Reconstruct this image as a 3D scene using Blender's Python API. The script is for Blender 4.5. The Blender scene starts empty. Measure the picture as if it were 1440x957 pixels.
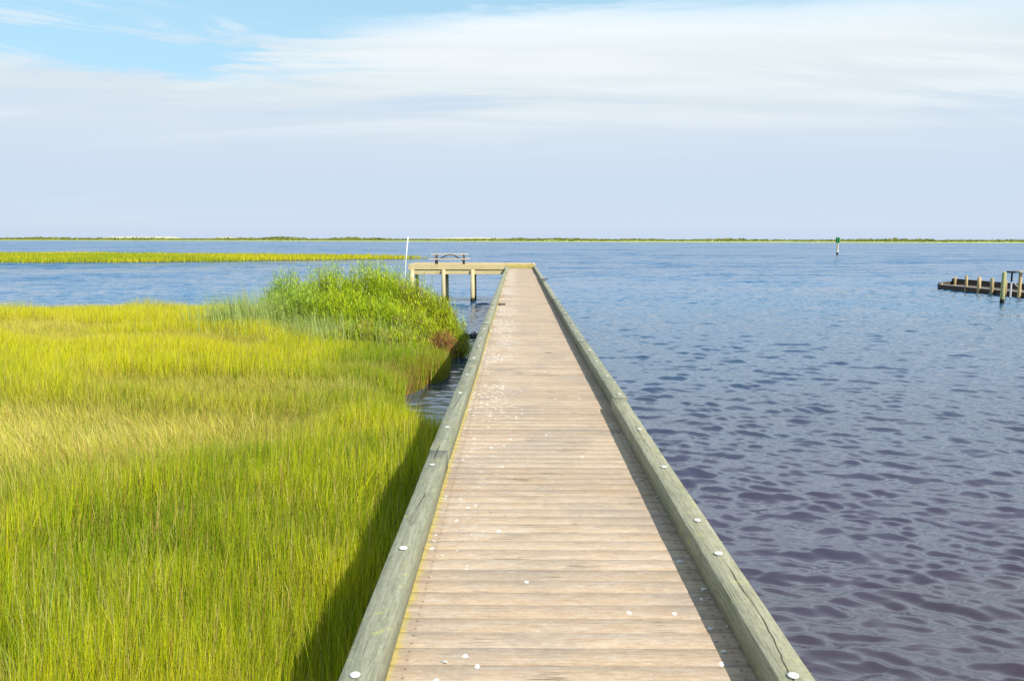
import bpy, bmesh, math, random
import numpy as np
from mathutils import Vector, Matrix
random.seed(7); RNG = np.random.default_rng(11)
S = bpy.context.scene; COL = S.collection
R = math.radians
CAM_H = 1.8            # eye above the boards; boards at z = 0, camera above x = y = 0
WZ = -2.1              # water level
F = 1160.0

# ------------------------------------------------------------------ helpers
def props(o, label=None, cat=None, group=None, kind=None):
    if label: o['label'] = label
    if cat: o['category'] = cat
    if group: o['group'] = group
    if kind: o['kind'] = kind
    return o

def empty(name, loc, label, cat, group=None, rz=0.0):
    o = bpy.data.objects.new(name, None); COL.objects.link(o)
    o.location = loc; o.rotation_euler = (0, 0, rz); o.empty_display_size = .2
    return props(o, label, cat, group)

def link(name, me, mat=None, parent=None, world=True):
    o = bpy.data.objects.new(name, me); COL.objects.link(o)
    if mat: me.materials.append(mat)
    if parent:
        o.parent = parent
        if world:                       # vertices were given in scene coordinates
            p = parent
            off = Vector((0, 0, 0))
            while p: off -= p.location; p = p.parent
            o.location = off if parent.parent is None else (0, 0, 0)
    return o

def np_mesh(name, verts, quads, mat=None, attrs=None, smooth=False):
    me = bpy.data.meshes.new(name)
    verts = np.ascontiguousarray(verts, dtype=np.float32)
    quads = np.ascontiguousarray(quads, dtype=np.int32)
    n = quads.shape[1]
    me.vertices.add(len(verts)); me.vertices.foreach_set('co', verts.ravel())
    me.loops.add(quads.size); me.loops.foreach_set('vertex_index', quads.ravel())
    me.polygons.add(len(quads))
    me.polygons.foreach_set('loop_start', np.arange(0, quads.size, n, dtype=np.int32))
    me.polygons.foreach_set('loop_total', np.full(len(quads), n, dtype=np.int32))
    if smooth: me.polygons.foreach_set('use_smooth', np.ones(len(quads), dtype=bool))
    me.update(calc_edges=True)
    for k, v in (attrs or {}).items():
        if v.ndim == 1:
            a = me.attributes.new(k, 'FLOAT', 'POINT'); a.data.foreach_set('value', v.astype(np.float32))
        else:
            a = me.attributes.new(k, 'FLOAT_COLOR', 'POINT')
            c = np.ones((len(v), 4), np.float32); c[:, :3] = v; a.data.foreach_set('color', c.ravel())
    if mat: me.materials.append(mat)
    return me

def bm_mesh(name, bm, mat=None, smooth=False):
    me = bpy.data.meshes.new(name); bm.to_mesh(me); bm.free()
    if smooth:
        for p in me.polygons: p.use_smooth = True
    if mat: me.materials.append(mat)
    return me

def add_box(bm, c, s, bevel=0.0, rot=None, seg=1):
    r = bmesh.ops.create_cube(bm, size=1.0)
    vs = r['verts']
    bmesh.ops.scale(bm, verts=vs, vec=s)
    if bevel > 0:
        es = list({e for v in vs for e in v.link_edges})
        rb = bmesh.ops.bevel(bm, geom=es, offset=bevel, segments=seg, affect='EDGES', profile=.5)
        vs = list({v for f in rb['faces'] for v in f.verts} | {v for v in vs if v.is_valid})
    M = Matrix.Translation(c)
    if rot is not None: M = M @ rot.to_matrix().to_4x4() if hasattr(rot, 'to_matrix') else M @ rot
    bmesh.ops.transform(bm, matrix=M, verts=vs)
    return vs

def add_tube(bm, pts, rads, n=12, cap=True):
    pts = [Vector(p) for p in pts]; rings = []
    for i, p in enumerate(pts):
        d = (pts[min(i+1, len(pts)-1)] - pts[max(i-1, 0)]).normalized()
        a = d.orthogonal().normalized() if abs(d.z) < .95 else Vector((1, 0, 0))
        a = (a - d*a.dot(d)).normalized(); b = d.cross(a)
        r = rads[i] if hasattr(rads, '__len__') else rads
        rings.append([bm.verts.new(p + (a*math.cos(2*math.pi*k/n) + b*math.sin(2*math.pi*k/n))*r) for k in range(n)])
    for i in range(len(rings)-1):
        for k in range(n):
            bm.faces.new((rings[i][k], rings[i][(k+1) % n], rings[i+1][(k+1) % n], rings[i+1][k]))
    if cap:
        bm.faces.new(list(reversed(rings[0]))); bm.faces.new(rings[-1])

def bar(bm, a, b, w, h, bevel=.004):
    """a squared timber from a to b"""
    a = Vector(a); b = Vector(b); d = b - a
    q = d.to_track_quat('Y', 'Z')
    add_box(bm, (a+b)/2, (w, d.length, h), bevel, q)

# lattice value noise on arrays
_P = np.random.default_rng(3).random((256, 256))
def vnoise(x, y):
    xi = np.floor(x).astype(int); yi = np.floor(y).astype(int)
    fx = x - xi; fy = y - yi
    fx = fx*fx*(3-2*fx); fy = fy*fy*(3-2*fy)
    g = lambda i, j: _P[i & 255, j & 255]
    return (g(xi, yi)*(1-fx)+g(xi+1, yi)*fx)*(1-fy) + (g(xi, yi+1)*(1-fx)+g(xi+1, yi+1)*fx)*fy
def fbm(x, y, o=3):
    s = 0; a = .5; t = 0
    for i in range(o):
        s = s + a*vnoise(x*2**i+17.3*i, y*2**i+9.1*i); t += a; a *= .5
    return s/t
def sstep(a, b, x):
    t = np.clip((x-a)/(b-a), 0, 1); return t*t*(3-2*t)

# ------------------------------------------------------------------ materials
class NT:
    def __init__(s, tree): s.t = tree; s.n = tree.nodes; s.l = tree.links
    def new(s, typ, **kw):
        n = s.n.new(typ)
        for k, v in kw.items(): setattr(n, k, v)
        return n
    def set(s, sock, v):
        if isinstance(v, bpy.types.NodeSocket): s.l.new(v, sock)
        elif v is not None:
            try: sock.default_value = v
            except Exception: sock.default_value = (*v, 1) if len(v) == 3 else v
    def m(s, op, a, b=None, c=None, clamp=False):
        n = s.new('ShaderNodeMath', operation=op); n.use_clamp = clamp
        s.set(n.inputs[0], a); s.set(n.inputs[1], b)
        if c is not None: s.set(n.inputs[2], c)
        return n.outputs[0]
    def mix(s, f, a, b, mode='MIX'):
        n = s.new('ShaderNodeMix', data_type='RGBA', blend_type=mode)
        s.set(n.inputs[0], f); s.set(n.inputs[6], a); s.set(n.inputs[7], b)
        return n.outputs[2]
    def noise(s, vec, scale, detail=4, rough=.55, dist=0.0, w=None):
        n = s.new('ShaderNodeTexNoise')
        s.set(n.inputs['Vector'], vec); s.set(n.inputs['Scale'], scale); s.set(n.inputs['Detail'], detail)
        s.set(n.inputs['Roughness'], rough); s.set(n.inputs['Distortion'], dist)
        return n.outputs['Fac']
    def map(s, vec, scale=(1, 1, 1), loc=(0, 0, 0), rot=(0, 0, 0)):
        n = s.new('ShaderNodeMapping'); s.set(n.inputs['Vector'], vec); s.set(n.inputs['Scale'], scale)
        s.set(n.inputs['Location'], loc); s.set(n.inputs['Rotation'], rot)
        return n.outputs[0]
    def step(s, x, a, b, smooth=True):
        n = s.new('ShaderNodeMapRange', interpolation_type='SMOOTHSTEP' if smooth else 'LINEAR')
        s.set(n.inputs[0], x); s.set(n.inputs[1], a); s.set(n.inputs[2], b)
        n.inputs[3].default_value = 0; n.inputs[4].default_value = 1
        return n.outputs[0]
    def ramp(s, f, stops):
        n = s.new('ShaderNodeValToRGB'); s.set(n.inputs[0], f); cr = n.color_ramp
        while len(cr.elements) > 1: cr.elements.remove(cr.elements[-1])
        for i, (p, c) in enumerate(stops):
            e = cr.elements[0] if i == 0 else cr.elements.new(p)
            e.position = p; e.color = (*c, 1)
        return n.outputs[0]
    def sep(s, v):
        n = s.new('ShaderNodeSeparateXYZ'); s.set(n.inputs[0], v); return n.outputs
    def comb(s, x, y, z=0.0):
        n = s.new('ShaderNodeCombineXYZ'); s.set(n.inputs[0], x); s.set(n.inputs[1], y); s.set(n.inputs[2], z)
        return n.outputs[0]
    def bump(s, h, strength=1.0, dist=1.0, normal=None):
        n = s.new('ShaderNodeBump'); s.set(n.inputs['Height'], h); s.set(n.inputs['Strength'], strength)
        s.set(n.inputs['Distance'], dist)
        if normal is not None: s.set(n.inputs['Normal'], normal)
        return n.outputs[0]

def material(name):
    m = bpy.data.materials.new(name); m.use_nodes = True
    t = NT(m.node_tree); b = m.node_tree.nodes['Principled BSDF']
    return m, t, b

def objcoord(t): return t.new('ShaderNodeTexCoord').outputs['Object']
def attr(t, name):
    n = t.new('ShaderNodeAttribute', attribute_name=name); return n

def wood(name, c1, c2, c3, axis='Y', rough=.85, grain=55, stain=.5, lichen=None, crack=.35, wet=None, checks=False):
    m, t, b = material(name)
    oc = objcoord(t)
    rnd = t.new('ShaderNodeObjectInfo').outputs['Random']
    off = t.comb(t.m('MULTIPLY', rnd, 7.1), t.m('MULTIPLY', rnd, 3.3), t.m('MULTIPLY', rnd, 5.7))
    va = t.new('ShaderNodeVectorMath', operation='ADD'); t.set(va.inputs[0], oc); t.set(va.inputs[1], off); v = va.outputs[0]
    k = {'X': (.035, 1, 1), 'Y': (1, .035, 1), 'Z': (1, 1, .035)}[axis]
    g = t.noise(t.map(v, k), grain, 5, .65, .6)
    g2 = t.noise(t.map(v, tuple(x**.6 for x in k)), grain*.22, 4, .6, 1.2)
    big = t.noise(v, 2.3, 4, .6)
    col = t.mix(t.step(g, .3, .72), c1, c2)
    col = t.mix(t.m('MULTIPLY', t.step(g2, .52, .75), stain), col, c3)
    col = t.mix(t.m('MULTIPLY', t.step(big, .45, .7), .35), col, t.mix(1.0, col, (.62, .64, .6), 'MULTIPLY'))
    col = t.mix(1.0, col, t.mix(rnd, (.76, .79, .78), (1.18, 1.10, 1.0)), 'MULTIPLY')
    cr = t.noise(t.map(v, tuple(x*1.6 if x < 1 else 1 for x in k), (3.1, 1.7, .4)), 9, 3, .5, .35)
    crk = t.m('MULTIPLY', t.m('SUBTRACT', 1.0, t.step(t.m('ABSOLUTE', t.m('SUBTRACT', cr, .5)), .004, .017)),
              t.step(t.noise(v, 2.2, 2), .52, .60))
    kn = t.noise(t.map(v, tuple(.3 if x < 1 else 1 for x in k), (1.1, 5.7, 2.4)), 9, 2, .5, .8)
    col = t.mix(t.m('MULTIPLY', t.step(kn, .69, .76), .6*min(1, crack+.2)), col, tuple(x*.35 for x in c3))
    g3 = t.noise(t.map(v, tuple(.08 if q_ < 1 else 1 for q_ in k)), grain*2.2, 4, .75, .8)
    col = t.mix(t.m('MULTIPLY', t.step(g3, .52, .68), .55), col, tuple(q_*.75 for q_ in c3))
    col = t.mix(t.m('MULTIPLY', t.step(g3, .46, .34), .4), col, tuple(min(.8, q_*1.3) for q_ in c1))
    fl = t.noise(v, 40, 4, .7)
    col = t.mix(t.m('MULTIPLY', t.step(fl, .56, .68), .35), col, tuple(x*.6 for x in c3))
    crk = t.m('MULTIPLY', crk, crack)
    col = t.mix(crk, col, tuple(x*.18 for x in c3))
    if checks:                       # one long drying check wandering along each kerb timber
        x, y, z = t.sep(oc)
        sx = t.m('SUBTRACT', x, t.m('ADD', -.610, t.m('MULTIPLY', t.m('GREATER_THAN', x, .2), 1.678)))
        yy = t.comb(t.m('MULTIPLY', t.m('GREATER_THAN', x, .2), 9.0), y, 0.0)
        path = t.m('MULTIPLY', t.m('SUBTRACT', t.noise(yy, .9, 5, .6), .5), .13)
        wd = t.m('MULTIPLY', t.step(t.noise(yy, .75, 2), .50, .62), .0042)
        ck = t.m('MULTIPLY', t.m('LESS_THAN', t.m('ABSOLUTE', t.m('SUBTRACT', sx, path)), wd), t.m('GREATER_THAN', z, .12))
        col = t.mix(t.m('MULTIPLY', ck, .9), col, (.03, .028, .02)); crk = t.m('MAXIMUM', crk, ck)
    if lichen:
        ln = t.noise(v, 9, 5, .65)
        col = t.mix(t.m('MULTIPLY', t.step(ln, .56, .7), lichen[1]), col, lichen[0])
    if wet is not None:              # tide-stained foot of a pile: a band with a height of its own
        z = t.sep(t.new('ShaderNodeNewGeometry').outputs['Position'])[2]
        zz = t.m('ADD', z, t.m('MULTIPLY', t.noise(v, 12, 3), .12))
        col = t.mix(t.step(zz, wet+.1, wet-.04), col, (.035, .03, .022))
    t.set(b.inputs['Base Color'], col); b.inputs['Roughness'].default_value = rough
    b.inputs['Specular IOR Level'].default_value = .25
    h = t.m('SUBTRACT', t.m('MULTIPLY', g, .0022), t.m('MULTIPLY', crk, .012))
    t.set(b.inputs['Normal'], t.bump(h, 1.0, 1.0))
    return m

def plain(name, c, rough=.6, var=.25, scale=20, metal=0.0, spec=.4):
    m, t, b = material(name)
    n = t.noise(objcoord(t), scale, 4, .6)
    t.set(b.inputs['Base Color'], t.mix(n, tuple(x*(1-var) for x in c), tuple(min(1, x*(1+var)) for x in c)))
    b.inputs['Roughness'].default_value = rough; b.inputs['Metallic'].default_value = metal
    b.inputs['Specular IOR Level'].default_value = spec
    t.set(b.inputs['Normal'], t.bump(n, .3, .004))
    return m

def leafy(name, trans=.35, rough=.55, spec=.25):
    m, t, b = material(name)
    a = attr(t, 'col').outputs['Color']
    t.set(b.inputs['Base Color'], a); b.inputs['Roughness'].default_value = rough
    b.inputs['Specular IOR Level'].default_value = spec
    tr = t.new('ShaderNodeBsdfTranslucent'); t.set(tr.inputs[0], t.mix(1.0, a, (1.0, 1.05, .6), 'MULTIPLY'))
    mx = t.new('ShaderNodeMixShader'); mx.inputs[0].default_value = trans
    out = t.n['Material Output']
    t.l.new(b.outputs[0], mx.inputs[1]); t.l.new(tr.outputs[0], mx.inputs[2]); t.l.new(mx.outputs[0], out.inputs[0])
    return m

# deck boards ---------------------------------------------------------------
def deck_material(name, base_a, base_b, droppings=True):
    m, t, b = material(name)
    oc = objcoord(t); x, y, z = t.sep(oc)
    rnd = attr(t, 'rnd').outputs['Fac']; r2 = attr(t, 'rnd2').outputs['Fac']
    v = t.comb(t.m('ADD', x, t.m('MULTIPLY', rnd, 31.0)), t.m('ADD', y, t.m('MULTIPLY', r2, 3.0)), z)
    g = t.noise(t.map(v, (.06, 1, 1)), 70, 5, .7, .5)
    g2 = t.noise(t.map(v, (.16, 1, 1)), 14, 5, .65, 1.0)
    big = t.noise(oc, 1.1, 5, .62, .3)
    fine = t.noise(oc, 60, 4, .7)
    col = t.mix(rnd, base_a, base_b)
    col = t.mix(t.step(g, .35, .75), col, t.mix(1.0, col, (.74, .70, .66), 'MULTIPLY'))
    col = t.mix(t.m('MULTIPLY', t.step(g2, .5, .72), .6), col, (.47, .40, .33))            # weathered pale streaks
    col = t.mix(t.m('MULTIPLY', t.step(big, .48, .62), .6), col, (.30, .245, .19))          # grey walked patches
    col = t.mix(t.m('MULTIPLY', t.step(r2, .86, 1.0), .35), col, (.20, .17, .13))           # an odd darker board
    mot = t.noise(t.map(oc, (.5, 1.6, 1)), 5.5, 5, .68, .4)
    col = t.mix(t.m('MULTIPLY', t.step(mot, .54, .70), .40), col, (.33, .215, .125))
    col = t.mix(t.m('MULTIPLY', t.step(mot, .46, .32), .35), col, (.54, .44, .33))
    sp1 = t.noise(t.map(oc, (.45, 1.3, 1)), 38, 6, .78, .3); sp2 = t.noise(t.map(oc, (.6, 1, 1)), 120, 3, .7)
    col = t.mix(t.m('MULTIPLY', t.step(sp1, .50, .66), .55), col, (.27, .19, .125))
    col = t.mix(t.m('MULTIPLY', t.step(sp1, .47, .33), .50), col, (.56, .46, .345))
    col = t.mix(t.m('MULTIPLY', t.step(sp2, .60, .72), .5), col, (.16, .12, .085))
    col = t.mix(t.m('MULTIPLY', t.step(sp2, .40, .28), .4), col, (.62, .55, .45))
    kn = t.noise(t.map(v, (.35, 1, 1)), 6.5, 2, .5, .6)
    col = t.mix(t.m('MULTIPLY', t.step(kn, .735, .80), .75), col, (.10, .075, .05))         # knots
    col = t.mix(t.m('MULTIPLY', t.step(fine, .62, .72), .3), col, (.14, .11, .085))
    crn = t.noise(t.map(v, (.03, 1, 1)), 22, 3, .5, .7)
    crk = t.m('MULTIPLY', t.m('SUBTRACT', 1.0, t.step(t.m('ABSOLUTE', t.m('SUBTRACT', crn, .5)), .0, .02)), t.step(t.noise(v, 2.2, 2), .55, .66))
    col = t.mix(t.m('MULTIPLY', crk, .65), col, (.07, .055, .04))
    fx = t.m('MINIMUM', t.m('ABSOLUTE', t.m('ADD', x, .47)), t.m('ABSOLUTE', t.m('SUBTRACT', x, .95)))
    fy = t.m('ABSOLUTE', t.m('SUBTRACT', t.m('FRACT', t.m('DIVIDE', t.m('ADD', y, 5.0), .073)), .5))
    fy = t.m('MULTIPLY', t.m('ABSOLUTE', t.m('SUBTRACT', fy, .0)), .073)
    fd = t.m('SQRT', t.m('ADD', t.m('MULTIPLY', fx, fx), t.m('MULTIPLY', fy, fy)))
    col = t.mix(t.m('MULTIPLY', t.step(fd, .0075, .0045), .75), col, (.09, .065, .05))
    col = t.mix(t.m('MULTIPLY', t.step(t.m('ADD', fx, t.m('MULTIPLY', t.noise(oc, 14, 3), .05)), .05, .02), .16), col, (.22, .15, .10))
    if droppings:
        # lichen creeping from under the left kerb timber
        ln = t.noise(oc, 11, 5, .65)
        lx = t.m('ADD', x, t.m('MULTIPLY', ln, .09))
        col = t.mix(t.m('MULTIPLY', t.step(lx, -.452, -.495), .75), col, (.50, .40, .08))
        # gull droppings and shell dust, thickest beside the left timber
        vor = t.new('ShaderNodeTexVoronoi', feature='F1'); t.set(vor.inputs['Vector'], t.map(oc, (1.4, 1, 1)))
        vor.inputs['Scale'].default_value = 13
        d = t.m('ADD', vor.outputs['Distance'], t.m('MULTIPLY', t.m('SUBTRACT', t.noise(oc, 70, 3), .5), .5))
        pick = t.sep(vor.outputs['Color'])[0]
        edge = t.m('MULTIPLY', t.step(t.m('ADD', x, t.m('MULTIPLY', t.noise(oc, 2.0, 2), .25)), .28, -.18), t.step(t.noise(t.map(oc, (1, .5, 1)), 1.5, 3), .36, .56))
        edge = t.m('MULTIPLY', edge, t.step(y, 2.0, 16.0))
        thr = t.m('SUBTRACT', .975, t.m('MULTIPLY', edge, .7))
        sp = t.m('MULTIPLY', t.step(d, .26, .17), t.m('GREATER_THAN', pick, thr))
        smear = t.m('MULTIPLY', t.step(t.noise(oc, 17, 6, .75), .52, .60), t.m('MULTIPLY', edge, 1.0))
        col = t.mix(t.m('MAXIMUM', t.m('MULTIPLY', sp, .85), smear), col, (.78, .75, .68))
    t.set(b.inputs['Base Color'], col); b.inputs['Roughness'].default_value = .85
    b.inputs['Specular IOR Level'].default_value = .2
    h = t.m('ADD', t.m('ADD', t.m('MULTIPLY', g, .0016), t.m('MULTIPLY', sp1, .0022)), t.m('MULTIPLY', crk, -.004))
    t.set(b.inputs['Normal'], t.bump(h, 1.0, 1.0))
    return m

# ------------------------------------------------------------------ boards
def plank_mesh(name, x0, x1, y0, y1, z, mat, pitch=.146, gap=.0022, th=.038, along='X', wob=.006):
    """rows of boards lying across; each board a slightly cupped, slightly uneven timber"""
    V = []; Q = []; r1 = []; r2 = []
    n = int(round((y1-y0)/pitch)); nx = 9
    for i in range(n):
        a = y0 + i*pitch + gap/2; b_ = a + pitch - gap
        dz = random.gauss(0, .0006); tilt = random.gauss(0, .0004); cup = random.uniform(-.0006, .0010)
        xa = x0 + random.uniform(-wob, wob); xb = x1 + random.uniform(-wob, wob)
        ca, cb = random.random(), random.random()
        warp = [random.gauss(0, .0007) for _ in range(nx)]
        ed = [random.gauss(0, .0009) for _ in range(nx)]
        prof = [(a, -th), (a, -.0022), (a+.0022, 0), ((a+b_)/2, None), (b_-.0022, 0), (b_, -.0022), (b_, -th)]
        base = len(V)
        for k in range(nx):
            x = xa + (xb-xa)*k/(nx-1)
            for j, (yy, zz) in enumerate(prof):
                f = (yy-(a+b_)/2)/(b_-a)*2
                zt = (-cup if zz is None else zz) + dz + tilt*f + warp[k]
                if zz == -th: zt = -th
                V.append((x, yy + ed[k], z + zt))
                r1.append(ca); r2.append(cb)
        m = len(prof)
        for k in range(nx-1):
            for j in range(m):
                j2 = (j+1) % m
                Q.append((base+k*m+j, base+k*m+j2, base+(k+1)*m+j2, base+(k+1)*m+j))
        for k in (0, nx-1):
            o = base+k*m
            for q in ((0, 1, 5, 6), (1, 2, 4, 5)):
                Q.append(tuple(o+j for j in (q if k else q[::-1])))
            Q.append((o+2, o+3, o+4, o+4) if False else (o+2, o+3, o+4, o+2)) if False else None
    V = np.array(V)
    if along == 'Y': V = V[:, [1, 0, 2]]
    return np_mesh(name, V, np.array(Q), mat, {'rnd': np.array(r1), 'rnd2': np.array(r2)})

M_deck = deck_material('weathered_boards', (.395, .29, .188), (.475, .365, .25))
M_pdeck = deck_material('platform_boards', (.42, .36, .27), (.52, .45, .33), False)
M_curb = wood('green_grey_timber', (.30, .295, .215), (.185, .195, .130), (.10, .10, .07), 'Y', lichen=((.40, .38, .10), .45), crack=.12, checks=True)
M_new = wood('yellow_pine', (.62, .51, .29), (.53, .42, .21), (.40, .30, .13), 'X', stain=.4, lichen=((.50, .42, .07), .3), crack=.25)
M_newcross = wood('lichened_pine', (.50, .42, .15), (.43, .35, .11), (.30, .24, .08), 'X', stain=.5, lichen=((.50, .40, .04), .7), crack=.25)
M_pile = wood('pile_timber', (.62, .53, .32), (.50, .42, .24), (.36, .29, .14), 'Z', stain=.45, crack=.5, wet=WZ+.32)
M_dark = wood('dark_timber', (.11, .08, .06), (.07, .052, .045), (.035, .027, .024), 'Y', stain=.5, crack=.5)
M_under = wood('under_timber', (.30, .26, .18), (.22, .19, .13), (.14, .12, .08), 'Y', stain=.5)
M_cap = plain('white_plastic', (.60, .59, .54), .5, .25, 45)
M_white = plain('white_paint', (.66, .64, .60), .5, .08, 30)
M_table = wood('grey_table_timber', (.50, .45, .38), (.42, .36, .30), (.17, .14, .12), 'X', stain=.5)
M_tdark = wood('dark_brace_timber', (.10, .085, .075), (.07, .06, .055), (.04, .035, .03), 'X', stain=.5)
M_iron = plain('rusted_iron', (.05, .042, .038), .6, .3, 60)
M_shell = plain('bleached_shell', (.50, .48, .43), .5, .15, 90)
M_green = plain('green_board', (.02, .22, .05), .5, .15, 8)
M_black = plain('black_paint', (.02, .02, .025), .5, .2, 12)
M_clump = plain('dark_clump', (.022, .018, .02), .55, .5, 14)
M_stick = plain('bleached_stick', (.5, .44, .35), .8, .2, 30)

# ------------------------------------------------------------------ boardwalk
END = 51.0
walk = empty('boardwalk', (.226, 0, WZ), 'long straight wooden boardwalk over the water with green grey kerb timbers', 'pier')
link('deck', plank_mesh('deck', -.685, 1.138, -5.0, END-.06, 0.0, M_deck), None, walk)

def timber(xc, y0, y1, w, h, z0, mat, parent, name='curb', dx0=0, dx1=0):
    n = max(3, int((y1-y0)/.35)); bv = .005
    prof = [(-w/2, bv), (-w/2, h-bv), (-w/2+bv, h), (w/2-bv, h), (w/2, h-bv), (w/2, bv), (w/2-bv, 0), (-w/2+bv, 0)]
    V = []; Q = []; m = len(prof)
    ph = random.uniform(0, 6)
    for k in range(n+1):
        f = k/n; y = y0+(y1-y0)*f
        cx = xc + dx0*(1-f)+dx1*f + .004*math.sin(ph+f*3.0) + random.gauss(0, .0008)
        tw = .01*math.sin(ph*2+f*2.2)
        for px, pz in prof:
            wear = random.gauss(0, .0010)
            V.append((cx+px+wear+tw*(pz-h/2), y, z0+pz-tw*px+wear*.7))
    for k in range(n):
        for j in range(m):
            j2 = (j+1) % m
            Q.append((k*m+j, k*m+j2, (k+1)*m+j2, (k+1)*m+j))
    for k in (0, n):
        o = k*m
        for q in ((0, 1, 4, 5), (1, 2, 3, 4), (0, 5, 6, 7)):
            Q.append(tuple(o+j for j in (q if k else q[::-1])))
    return link(name, np_mesh(name, np.array(V), np.array(Q), mat), None, parent)

def cap_mesh(r=.031):
    bm = bmesh.new(); n = 20
    rings = [(r, 0), (r, .002), (r*.85, .0045), (r*.4, .0055)]
    vs = [[bm.verts.new((rr*math.cos(2*math.pi*k/n), rr*math.sin(2*math.pi*k/n), z)) for k in range(n)] for rr, z in rings]
    for i in range(3):
        for k in range(n): bm.faces.new((vs[i][k], vs[i][(k+1) % n], vs[i+1][(k+1) % n], vs[i+1][k]))
    bm.faces.new(vs[3])
    return bm_mesh('bolt_cap', bm, M_cap, True)
CAPM = cap_mesh(.022)

CH = .150; CZ = .004
def curbs(xc, joints, caps, offs):
    objs = []
    for i in range(len(joints)-1):
        d0, d1 = offs[i % len(offs)]
        o = timber(xc, joints[i]+.004, joints[i+1]-.004, .142, CH-.004 + random.uniform(-.004, .004), CZ, M_curb, walk, 'curb', d0, d1)
        objs.append((joints[i], joints[i+1], o, d0, d1))
    for y in caps:
        for a, b_, o, d0, d1 in objs:
            if a+.05 <= y < b_-.05:
                c = bpy.data.objects.new('bolt_cap', CAPM); COL.objects.link(c); c.parent = o
                f = (y-a)/(b_-a)
                c.location = (xc + d0*(1-f)+d1*f + random.uniform(-.012, .012), y, CZ+CH-.001)
                s = random.uniform(.85, 1.05); c.scale = (s, s, 1)
                c.rotation_euler = (random.uniform(-.05, .05), random.uniform(-.05, .05), random.uniform(0, 3))
jl = [-5, 1.6, 6.35, 11.2, 16.1, 21.0, 25.8, 30.7, 35.6, 40.5, 45.3, END-.01]
jr = [-5, 1.1, 8.55, 13.4, 18.3, 23.1, 28.0, 32.9, 37.7, 42.6, 47.4, END-.01]
cl = [.5, 1.75, 2.96, 4.26, 5.91, 7.13, 8.77, 9.97] + [11.4+1.22*i+random.uniform(-.15, .15) for i in range(32)]
cr_ = [.6, 1.8, 2.97, 4.2, 4.72, 5.87, 7.07, 8.72, 9.9, 11.1] + [12.3+1.22*i+random.uniform(-.15, .15) for i in range(31)]
random.seed(21)
curbs(-.610, jl, cl, [(0, 0), (.006, -.004), (-.010, .004), (.004, -.006), (0, .008)])
curbs(1.068, jr, cr_, [(0, 0), (-.002, -.004), (.022, .004), (-.006, .004), (.006, 0), (-.008, .004)])
# under-structure
for x in (-.5, .226, .95):
    bm = bmesh.new(); add_box(bm, (x, (END-5)/2-.1, -.145), (.06, END+4.8, .2), .004)
    link('stringer', bm_mesh('stringer', bm, M_under), None, walk)
for i in range(16):
    y = 5.5+3.0*i
    bm = bmesh.new(); add_box(bm, (.226, y, -.325), (1.55, .1, .15), .005)
    link('cap_beam', bm_mesh('cap_beam', bm, M_under), None, walk)
    for x in (-.42, .87):
        bm = bmesh.new(); add_tube(bm, [(x, y+.19, WZ-1.5), (x, y+.19, -.255)], [.125, .11], 14)
        link('pile', bm_mesh('pile', bm, M_pile, True), None, walk)

# ------------------------------------------------------------------ platform at the far end
PX0, PX1, PY0, PY1, PZ = -6.72, 1.14, 51.02, 54.4, .10
plat = empty('platform', ((PX0+PX1)/2, (PY0+PY1)/2, WZ), 'yellow timber platform on tall round piles at the end of the boardwalk', 'platform')
link('deck', plank_mesh('deck', PY0+.15, PY1-.15, PX0+.15, PX1-.15, PZ, M_pdeck, along='Y'), None, plat)
def box_part(name, c, s, mat, parent, bevel=.008, label=None):
    bm = bmesh.new(); add_box(bm, c, s, bevel)
    o = link(name, bm_mesh(name, bm, mat), None, parent)
    if label: o['label'] = label
    return o
# front rim left of the walk, then the lichened length across the end of the walk
box_part('fascia', ((PX0-.69)/2, PY0+.07, .085), (-.69-PX0, .14, .33), M_new, plat)
box_part('fascia', ((1.14-.684)/2, PY0+.07, .125), (1.822, .14, .25), M_newcross, plat, label='lichen yellow timber across the end of the walk')
box_part('fascia', ((PX0+PX1)/2, PY1-.07, .085), (PX1-PX0, .14, .33), M_new, plat)
box_part('fascia', (PX0+.068, (PY0+PY1)/2, .083), (.136, PY1-PY0-.29, .325), M_new, plat)
box_part('fascia', (PX1-.068, (PY0+PY1)/2, .083), (.136, PY1-PY0-.29, .325), M_new, plat)
for yy in (PY0+.088, PY1-.75):
    box_part('cap_beam', ((PX0-.9)/2+.12, yy, -.255), (-.9-PX0+.1, .09, .225), M_new, plat)
for k in range(8):
    box_part('joist', (PX0+.5+k*1.0, (PY0+PY1)/2, -.05), (.05, PY1-PY0-.3, .18), M_under, plat)
for px in (580.5, 624.2, 664.8):
    for yy in (PY0-.03, PY0+2.35):
        x = (px-727)/F*51.3
        bm = bmesh.new(); add_tube(bm, [(x-.02, yy, WZ-1.5), (x, yy, WZ+.5), (x, yy, -.083)], [.135, .13, .115], 16)
        link('pile', bm_mesh('pile', bm, M_pile, True), None, plat)

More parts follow.
